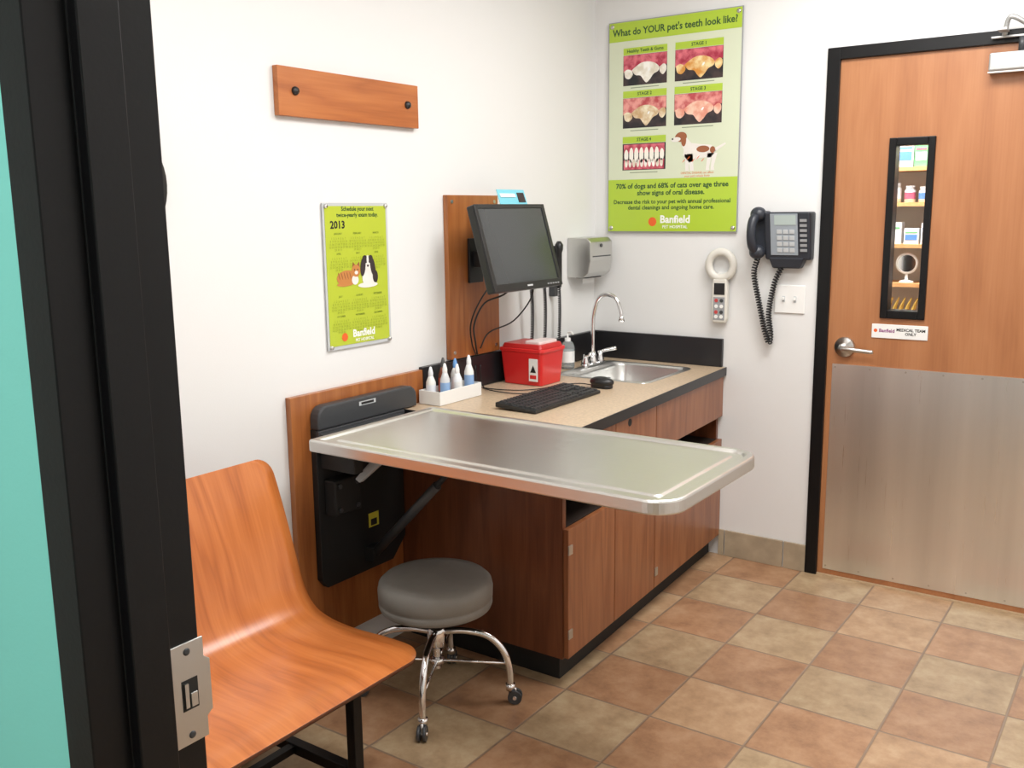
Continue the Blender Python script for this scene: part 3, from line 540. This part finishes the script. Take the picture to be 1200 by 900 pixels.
# ---------------------------------------------------------------- otoscope set
ot=emp('otoscope_wall_set',(0,3.42,1.3))
box('transformer',.001,.045,3.24,3.44,1.31,1.45,DGREY,ot,bevel=.006)
for i,s in enumerate((3.30,3.40)):
    cyl('cradle',(.055,s,1.345),(.055,s,1.385),.022,BLK,ot);box('cradle_arm',.04,.06,s-.012,s+.012,1.35,1.38,BLK,ot)
    lathe('handle',[(0,0),(.012,0),(.014,.02),(.014,.09),(.012,.12),(.010,.13),(0,.13)],(.058,s,1.31),BLK,ot)
    lathe('head',[(0,0),(.012,0),(.020,.01),(.022,.035),(.015,.05),(0,.052)],(.058,s,1.435),BLK,ot)
    coil('cord',[(.058,s,1.31),(.062,s+.01,1.18),(.055,s+.02,1.05),(.050,s+.02,CT+.13)],.006,44,.0026,BLK,ot)
ot2=emp('thermometer_probe',(.05,3.53,1.3));box('holder',.001,.03,3.535,3.565,1.18,1.40,DGREY,ot2,bevel=.003);lathe('handle',[(0,0),(.010,0),(.013,.02),(.013,.15),(.018,.165),(.018,.185),(.008,.20),(0,.20)],(.045,3.55,1.22),BLK,ot2);coil('cord',[(.045,3.55,1.22),(.045,3.555,1.12),(.045,3.55,1.00)],.006,24,.0026,BLK,ot2)
# ---------------------------------------------------------------- towel dispenser
td=emp('paper_towel_dispenser',(.06,3.78,1.33));DS=steel('dispenser_steel','Y',(.60,.60,.58),.36)
prism('case',[(.001,1.43),(.100,1.43),(.120,1.412),(.122,1.33),(.110,1.275),(.080,1.253),(.001,1.253)],1,3.690,3.890,DS,td,bevel=.004)
box('slot',.03,.080,3.72,3.86,1.249,1.2535,BLKM,td);box('towel_tip',.05,.053,3.74,3.84,1.225,1.255,WHITE,td);cyl('lock',(.120,3.785,1.395),(.125,3.785,1.395),.008,DGREY,td);box('front_slot',.1205,.1235,3.71,3.87,1.345,1.350,DGREY,td)
# ---------------------------------------------------------------- microchip scanner
mc=emp('microchip_scanner',(.643,Y,1.2))
c=Vector((.643,Y-.028,1.312));n=40;vs=[];fs=[];mm=12
for i in range(n):
    t=2*math.pi*i/n
    for j in range(mm):
        p=2*math.pi*j/mm;rr=.056+.017*math.cos(p);vs.append((c.x+rr*math.cos(t),c.y+.014*math.sin(p),c.z+rr*math.sin(t)))
for i in range(n):
    for j in range(mm):fs.append((i*mm+j,i*mm+(j+1)%mm,((i+1)%n)*mm+(j+1)%mm,((i+1)%n)*mm+j))
CRW=pbr('cream_white_plastic',(.66,.64,.58),.4)
mesh('ring',vs,fs,CRW,mc,smooth=True)
prism('handle',[(.612,1.255),(.674,1.255),(.680,1.215),(.680,1.08),(.672,1.062),(.616,1.062),(.608,1.08),(.608,1.215)],1,Y-.042,Y-.014,CRW,mc,bevel=.008,seg=3)
box('display',.620,.668,Y-.0435,Y-.0418,1.185,1.235,BLK,mc);box('lower_panel',.618,.670,Y-.0435,Y-.0418,1.075,1.175,GREY,mc,bevel=.001)
for i,z in enumerate((1.16,1.135,1.11,1.09)):
    for x in (.632,.656):cyl('button',(x,Y-.043,z),(x,Y-.0455,z),.008,WHITE if i%2 else DGREY if x>.64 else pbr('button_red',(.5,.05,.05),.4),mc,n=14)
box('wall_hook',.625,.661,Y-.014,Y,1.20,1.28,WHITE,mc);cyl('hook_peg',(.643,Y-.02,1.362),(.643,Y,1.362),.006,SATIN,mc)
# ---------------------------------------------------------------- phone
pn=emp('wall_phone',(.93,Y,1.42));SLATE=pbr('phone_slate',(.022,.026,.036),.4);PG=pbr('phone_face_grey',(.30,.34,.38),.45)
hexa('base',[(.845,Y-.05,1.34),(1.035,Y-.05,1.34),(1.035,Y-.001,1.34),(.845,Y-.001,1.34),(.845,Y-.085,1.535),(1.035,Y-.085,1.535),(1.035,Y-.001,1.535),(.845,Y-.001,1.535)],SLATE,pn,.008)
hexa('foot',[(.875,Y-.045,1.305),(.99,Y-.045,1.305),(.99,Y-.001,1.305),(.875,Y-.001,1.305),(.86,Y-.055,1.35),(1.01,Y-.055,1.35),(1.01,Y-.001,1.35),(.86,Y-.001,1.35)],SLATE,pn,.006)
def py(z):return Y-.050-.035*(z-1.34)/.195
def pplate(n,x0,x1,z0,z1,o,m,b=0):
    hexa(n,[(x0,py(z0)-o,z0),(x1,py(z0)-o,z0),(x1,py(z0)+.001,z0),(x0,py(z0)+.001,z0),(x0,py(z1)-o,z1),(x1,py(z1)-o,z1),(x1,py(z1)+.001,z1),(x0,py(z1)+.001,z1)],m,pn,b)
pplate('face',.872,.985,1.36,1.528,.003,PG,.001);pplate('display',.890,.978,1.483,1.522,.0045,pbr('phone_lcd',(.42,.50,.48),.3))
for r in range(4):
    for q in range(3):pplate('key',.900+q*.026,.920+q*.026,1.372+r*.025,1.389+r*.025,.006,LGREY,.001)
for r in range(7):pplate('line_key',.995,1.022,1.375+r*.02,1.386+r*.02,.004,GREY)
tube('handset_grip',[(.815,Y-.075,1.525),(.808,Y-.105,1.50),(.806,Y-.115,1.45),(.808,Y-.105,1.40),(.815,Y-.075,1.372)],lambda t:.019,SLATE,pn)
for z in (1.527,1.372):ball('handset_cup',(.818,Y-.072,z),.033,.030,.030,SLATE,pn)
box('handset_cradle',.79,.85,Y-.05,Y-.001,1.36,1.54,SLATE,pn,bevel=.01)
coil('coil_cord',[(.818,Y-.06,1.35),(.80,Y-.05,1.28),(.822,Y-.04,1.16),(.85,Y-.035,1.04),(.868,Y-.03,.99),(.875,Y-.035,1.03),(.866,Y-.04,1.12),(.885,Y-.04,1.24),(.91,Y-.03,1.31)],.0095,62,.0034,BLK,pn)
sw=emp('light_switch',(.94,Y,1.17));box('plate',.877,1.005,Y-.007,Y-.0005,1.116,1.234,WHITE,sw,bevel=.003)
for x in (.916,.964):box('toggle_slot',x-.006,x+.006,Y-.0078,Y-.007,1.162,1.188,LGREY,sw);box('toggle',x-.004,x+.004,Y-.018,Y-.007,1.172,1.184,WHITE,sw,bevel=.001)
# ---------------------------------------------------------------- exam table
wp=box('wood_backing_panel',.001,.024,2.0,2.64,.13,.982,WOODP,None,bevel=.0015)
et=emp('folding_exam_table',(.7,2.2,.86))
pl=[(2.075,.36),(2.10,.33),(2.42,.33),(2.488,.40),(2.488,.868),(2.075,.868)]
prism('mount_plate',pl,0,.025,.05,BLKM,et,bevel=.002)
cov=[(2.075,.868),(2.555,.868),(2.555,.905)]+[(2.515+.04*math.cos(t),.905+.04*math.sin(t)) for t in (.4,.8,1.2,1.57)]+[(2.115+.04*math.cos(t),.905+.04*math.sin(t)) for t in (1.57,1.95,2.35,2.75)]+[(2.075,.905)]
wbk=emp('table_wall_bracket',(.05,2.3,.9));prism('bracket_cover',cov,0,.025,.066,DGREY,wbk,bevel=.006)
box('cover_label',.0662,.0672,2.26,2.34,.918,.932,LGREY,wbk);box('cover_label_print',.0673,.0676,2.27,2.33,.921,.929,BLK,wbk)
prism('hinge_cover',[(2.075,.80),(2.488,.80),(2.488,.867),(2.075,.867)],0,.0505,.066,DGREY,et,bevel=.003)
TX0,TX1,TY0,TY1,TZ=.195,1.372,1.905,2.478,.893
RR=[.012,.075,.075,.012]
def tl(i,z):return [(x,y,z) for x,y in rrect(TX0,TX1,TY0,TY1,i,RR,10)]
top=loops('steel_top',[tl(.012,TZ-.036),tl(.002,TZ-.036),tl(0,TZ-.033),tl(0,TZ-.006),tl(.002,TZ-.0015),tl(.006,TZ),tl(.020,TZ),tl(.024,TZ-.002),tl(.030,TZ-.008),tl(.058,TZ-.0085),tl(.064,TZ-.0045),tl(.070,TZ-.004)],STEELX,et)
b=top.modifiers.new('bev','BEVEL');b.width=.0012;b.segments=2;b.angle_limit=.5
box('under_frame_near',.12,1.05,2.06,2.085,.825,.857,DGREY,et);box('under_frame_far',.12,1.05,2.35,2.375,.825,.857,DGREY,et);box('under_cross',1.03,1.05,2.085,2.35,.825,.857,DGREY,et)
box('arm_block_near',.05,.20,2.09,2.13,.74,.85,BLKM,et,bevel=.004);box('arm_block_far',.05,.20,2.40,2.44,.74,.85,BLKM,et,bevel=.004)
box('hinge_leaf',.06,.22,2.08,2.46,.846,.857,DGREY,et)
cyl('hinge_rod',(.13,2.06,.838),(.13,2.47,.838),.012,DGREY,et)
box('gear_box',.05,.10,2.10,2.22,.58,.70,BLKM,et,bevel=.006)
for y,z in ((2.12,.60),(2.20,.60),(2.12,.68),(2.20,.68)):cyl('bolt',(.10,y,z),(.107,y,z),.008,DGREY,et,n=6)
hexa('release_lever',[(.13,2.16,.70),(.15,2.16,.69),(.15,2.18,.69),(.13,2.18,.70),(.20,2.19,.785),(.235,2.19,.77),(.235,2.21,.77),(.20,2.21,.785)],LGREY,et,.003)
box('lever_tab',.19,.255,2.175,2.215,.768,.784,WHITE,et,bevel=.003)
cyl('support_strut_lower',(.075,2.30,.395),(.36,2.30,.68),.016,DGREY,et);cyl('support_strut_upper',(.34,2.30,.66),(.50,2.30,.83),.010,DGREY,et)
box('strut_foot',.05,.09,2.275,2.325,.37,.42,BLKM,et);box('strut_mount',.47,.53,2.28,2.32,.825,.857,DGREY,et)
box('warning_label',.0505,.0512,2.30,2.35,.48,.53,pbr('yellow_label',(.65,.58,.05),.5),et);box('warning_label_mark',.0513,.0516,2.31,2.34,.485,.508,BLK,et)
# ---------------------------------------------------------------- stool
st=emp('rolling_stool',(.425,2.2,0));sx_,sy_=.425,2.2
lathe('seat_cushion',[(0,.008),(.165,.008),(.176,.012),(.180,.022),(.180,.036),(.177,.040),(.181,.044),(.182,.075),(.178,.094),(.165,.106),(.13,.110),(0,.112)],(sx_,sy_,.312),VINYL,st,56)
lathe('seat_pan',[(0,0),(.10,0),(.16,.006),(.165,.012),(0,.012)],(sx_,sy_,.308),BLKM,st)
prof=[(0,0)]
for i in range(38):prof+=[(.010,.002+i*.0052),(.013,.0046+i*.0052)]
prof+=[(0,.205)]
lathe('threaded_post',prof,(sx_,sy_,.105),CHROME,st,20)
lathe('hub',[(0,0),(.026,0),(.030,.008),(.030,.055),(.022,.07),(0,.07)],(sx_,sy_,.185),CHROME,st)
for i in range(4):
    a=math.radians(-62+90*i);d=Vector((math.cos(a),math.sin(a),0));q=Vector((sx_,sy_,0))
    tube('leg',[q+d*.02+Vector((0,0,.235)),q+d*.09+Vector((0,0,.24)),q+d*.165+Vector((0,0,.225)),q+d*.212+Vector((0,0,.18)),q+d*.232+Vector((0,0,.12)),q+d*.235+Vector((0,0,.062))],.011,CHROME,st)
    tube('stretcher',[q+d*.012+Vector((0,0,.135)),q+d*.228+Vector((0,0,.135))],.005,CHROME,st,smooth=0)
    lathe('caster_cap',[(0,0),(.015,0),(.015,.02),(0,.022)],q+d*.235+Vector((0,0,.045)),CHROME,st,20)
    pd=Vector((-d.y,d.x,0));w=q+d*.25+Vector((0,0,.023))
    for s in(-1,1):cyl('caster_wheel',w+pd*(.004*s),w+pd*(.014*s),.0225,DGREY,st)
    cyl('caster_axle',w-pd*.017,w+pd*.017,.006,CHROME,st);tube('caster_fork',[q+d*.236+Vector((0,0,.05)),q+d*.25+Vector((0,0,.05)),w+Vector((0,0,.0))],.005,CHROME,st,smooth=0)
lathe('brace_ring',[(.016,0),(.022,0),(.022,.02),(.016,.02),(.016,0)],(sx_,sy_,.125),CHROME,st)
# ---------------------------------------------------------------- bench
bn=emp('waiting_bench',(.45,1.3,0))
prof=catmull([(.205,.878,0),(.235,.80,0),(.268,.70,0),(.298,.60,0),(.325,.52,0),(.365,.467,0),(.43,.444,0),(.52,.437,0),(.63,.441,0),(.71,.440,0),(.762,.428,0)],6)
cum=[0]
for a,b in zip(prof,prof[1:]):cum.append(cum[-1]+(b-a).length)
tot=cum[-1];BY0,BY1=.74,1.742;Rb=.05;ny=26;vs=[];fs=[];uvs=[]
def resamp(s):
    k=0
    while k<len(cum)-2 and cum[k+1]<s:k+=1
    return prof[k].lerp(prof[k+1],(s-cum[k])/(cum[k+1]-cum[k]))
ss=[]
for i in range(8):ss.append(Rb*(1-math.cos(math.pi/2*i/8)))
M=50
for i in range(M+1):ss.append(Rb+(tot-2*Rb)*i/M)
for i in range(1,9):ss.append(tot-Rb+Rb*math.sin(math.pi/2*i/8))
for s in ss:
    p=resamp(s);d=min(s,tot-s);ins=0
    if d<Rb:ins=Rb-math.sqrt(max(0,Rb*Rb-(Rb-d)**2))
    for j in range(ny+1):
        y=BY0+ins+(BY1-BY0-2*ins)*j/ny;vs.append((p.x,y,p.y));uvs.append((y,s))
for i in range(len(ss)-1):
    for j in range(ny):fs.append((i*(ny+1)+j,i*(ny+1)+j+1,(i+1)*(ny+1)+j+1,(i+1)*(ny+1)+j))
o=mesh('shell',vs,fs,[WOODB,PLYEDGE],bn,smooth=True)
ul=o.data.uv_layers.new(name='grain')
for l in o.data.loops:ul.data[l.index].uv=uvs[l.vertex_index]
s=o.modifiers.new('sol','SOLIDIFY');s.thickness=.013;s.offset=0;s.material_offset_rim=1
for y in (.86,1.62):
    box('front_leg',.61,.64,y-.015,y+.015,0,.40,BLACKP,bn,bevel=.002);box('rear_leg',.16,.19,y-.015,y+.015,0,.40,BLACKP,bn,bevel=.002)
    box('seat_bearer',.16,.70,y-.015,y+.015,.398,.425,BLACKP,bn,bevel=.002);box('low_stretcher',.19,.61,y-.015,y+.015,.10,.13,BLACKP,bn,bevel=.002)
    tube('back_support',[(.175,y,.41),(.20,y,.52),(.235,y,.66),(.228,y,.74)],.011,BLACKP,bn)
box('front_beam',.60,.64,.875,1.605,.37,.398,BLACKP,bn);box('rear_beam',.16,.19,.875,1.605,.37,.398,BLACKP,bn);box('low_beam',.385,.41,.875,1.605,.105,.125,BLACKP,bn)
# ---------------------------------------------------------------- ceiling lights
PAN=pbr('light_diffuser',(.9,.9,.9),.5,emit=(1,.99,.97),es=3)
def troffer(x,y,power,sx=1.2,sy=.6,col=(1,.99,.975)):
    e=emp('ceiling_light',(x,y,CEIL));box('diffuser',x-sx/2,x+sx/2,y-sy/2,y+sy/2,CEIL-.012,CEIL-.004,PAN,e);
    for n,a in (('rim_1',(x-sx/2-.02,x-sx/2,y-sy/2-.02,y+sy/2+.02)),('rim_2',(x+sx/2,x+sx/2+.02,y-sy/2-.02,y+sy/2+.02)),('rim_3',(x-sx/2,x+sx/2,y-sy/2-.02,y-sy/2)),('rim_4',(x-sx/2,x+sx/2,y+sy/2,y+sy/2+.02))):box(n,*a,CEIL-.016,CEIL-.001,WHITE,e)
    l=bpy.data.lights.new('troffer_lamp','AREA');l.shape='RECTANGLE';l.size=sx;l.size_y=sy;l.energy=power;l.color=col
    o=bpy.data.objects.new('troffer_lamp',l);COL.objects.link(o);o.location=(x,y,CEIL-.02);attach(o,e)
troffer(1.6,1.5,35);troffer(1.6,3.0,35)
troffer(1.6,-.7,26);troffer(1.3,4.42,80,.6,.4,(1,.97,.92))  # unseen lamps added to brighten the corridor and the room behind the door
w=bpy.data.worlds.new('world');bpy.context.scene.world=w;w.use_nodes=True;w.node_tree.nodes['Background'].inputs[0].default_value=(.9,.93,1,1);w.node_tree.nodes['Background'].inputs[1].default_value=.3
# ---------------------------------------------------------------- camera
yaw,pit,rol,f=.6089,.1792,-.0114,1117.38
F=Vector((-math.sin(yaw),math.cos(yaw),0));Rr=Vector((math.cos(yaw),math.sin(yaw),0));U=Vector((0,0,1))
fw=F*math.cos(pit)-U*math.sin(pit);up=F*math.sin(pit)+U*math.cos(pit)
r2=Rr*math.cos(rol)+up*math.sin(rol);u2=-Rr*math.sin(rol)+up*math.cos(rol)
cam=bpy.data.cameras.new('camera');co=bpy.data.objects.new('camera',cam);COL.objects.link(co)
M4=Matrix((( r2.x,u2.x,-fw.x,2.2632),(r2.y,u2.y,-fw.y,0),(r2.z,u2.z,-fw.z,1.55),(0,0,0,1)));co.matrix_world=M4
cam.sensor_width=36;cam.lens=36*f/1200;cam.clip_start=.02
bpy.context.scene.camera=co
sc_=bpy.context.scene;sc_.view_settings.view_transform='Standard';sc_.view_settings.exposure=0
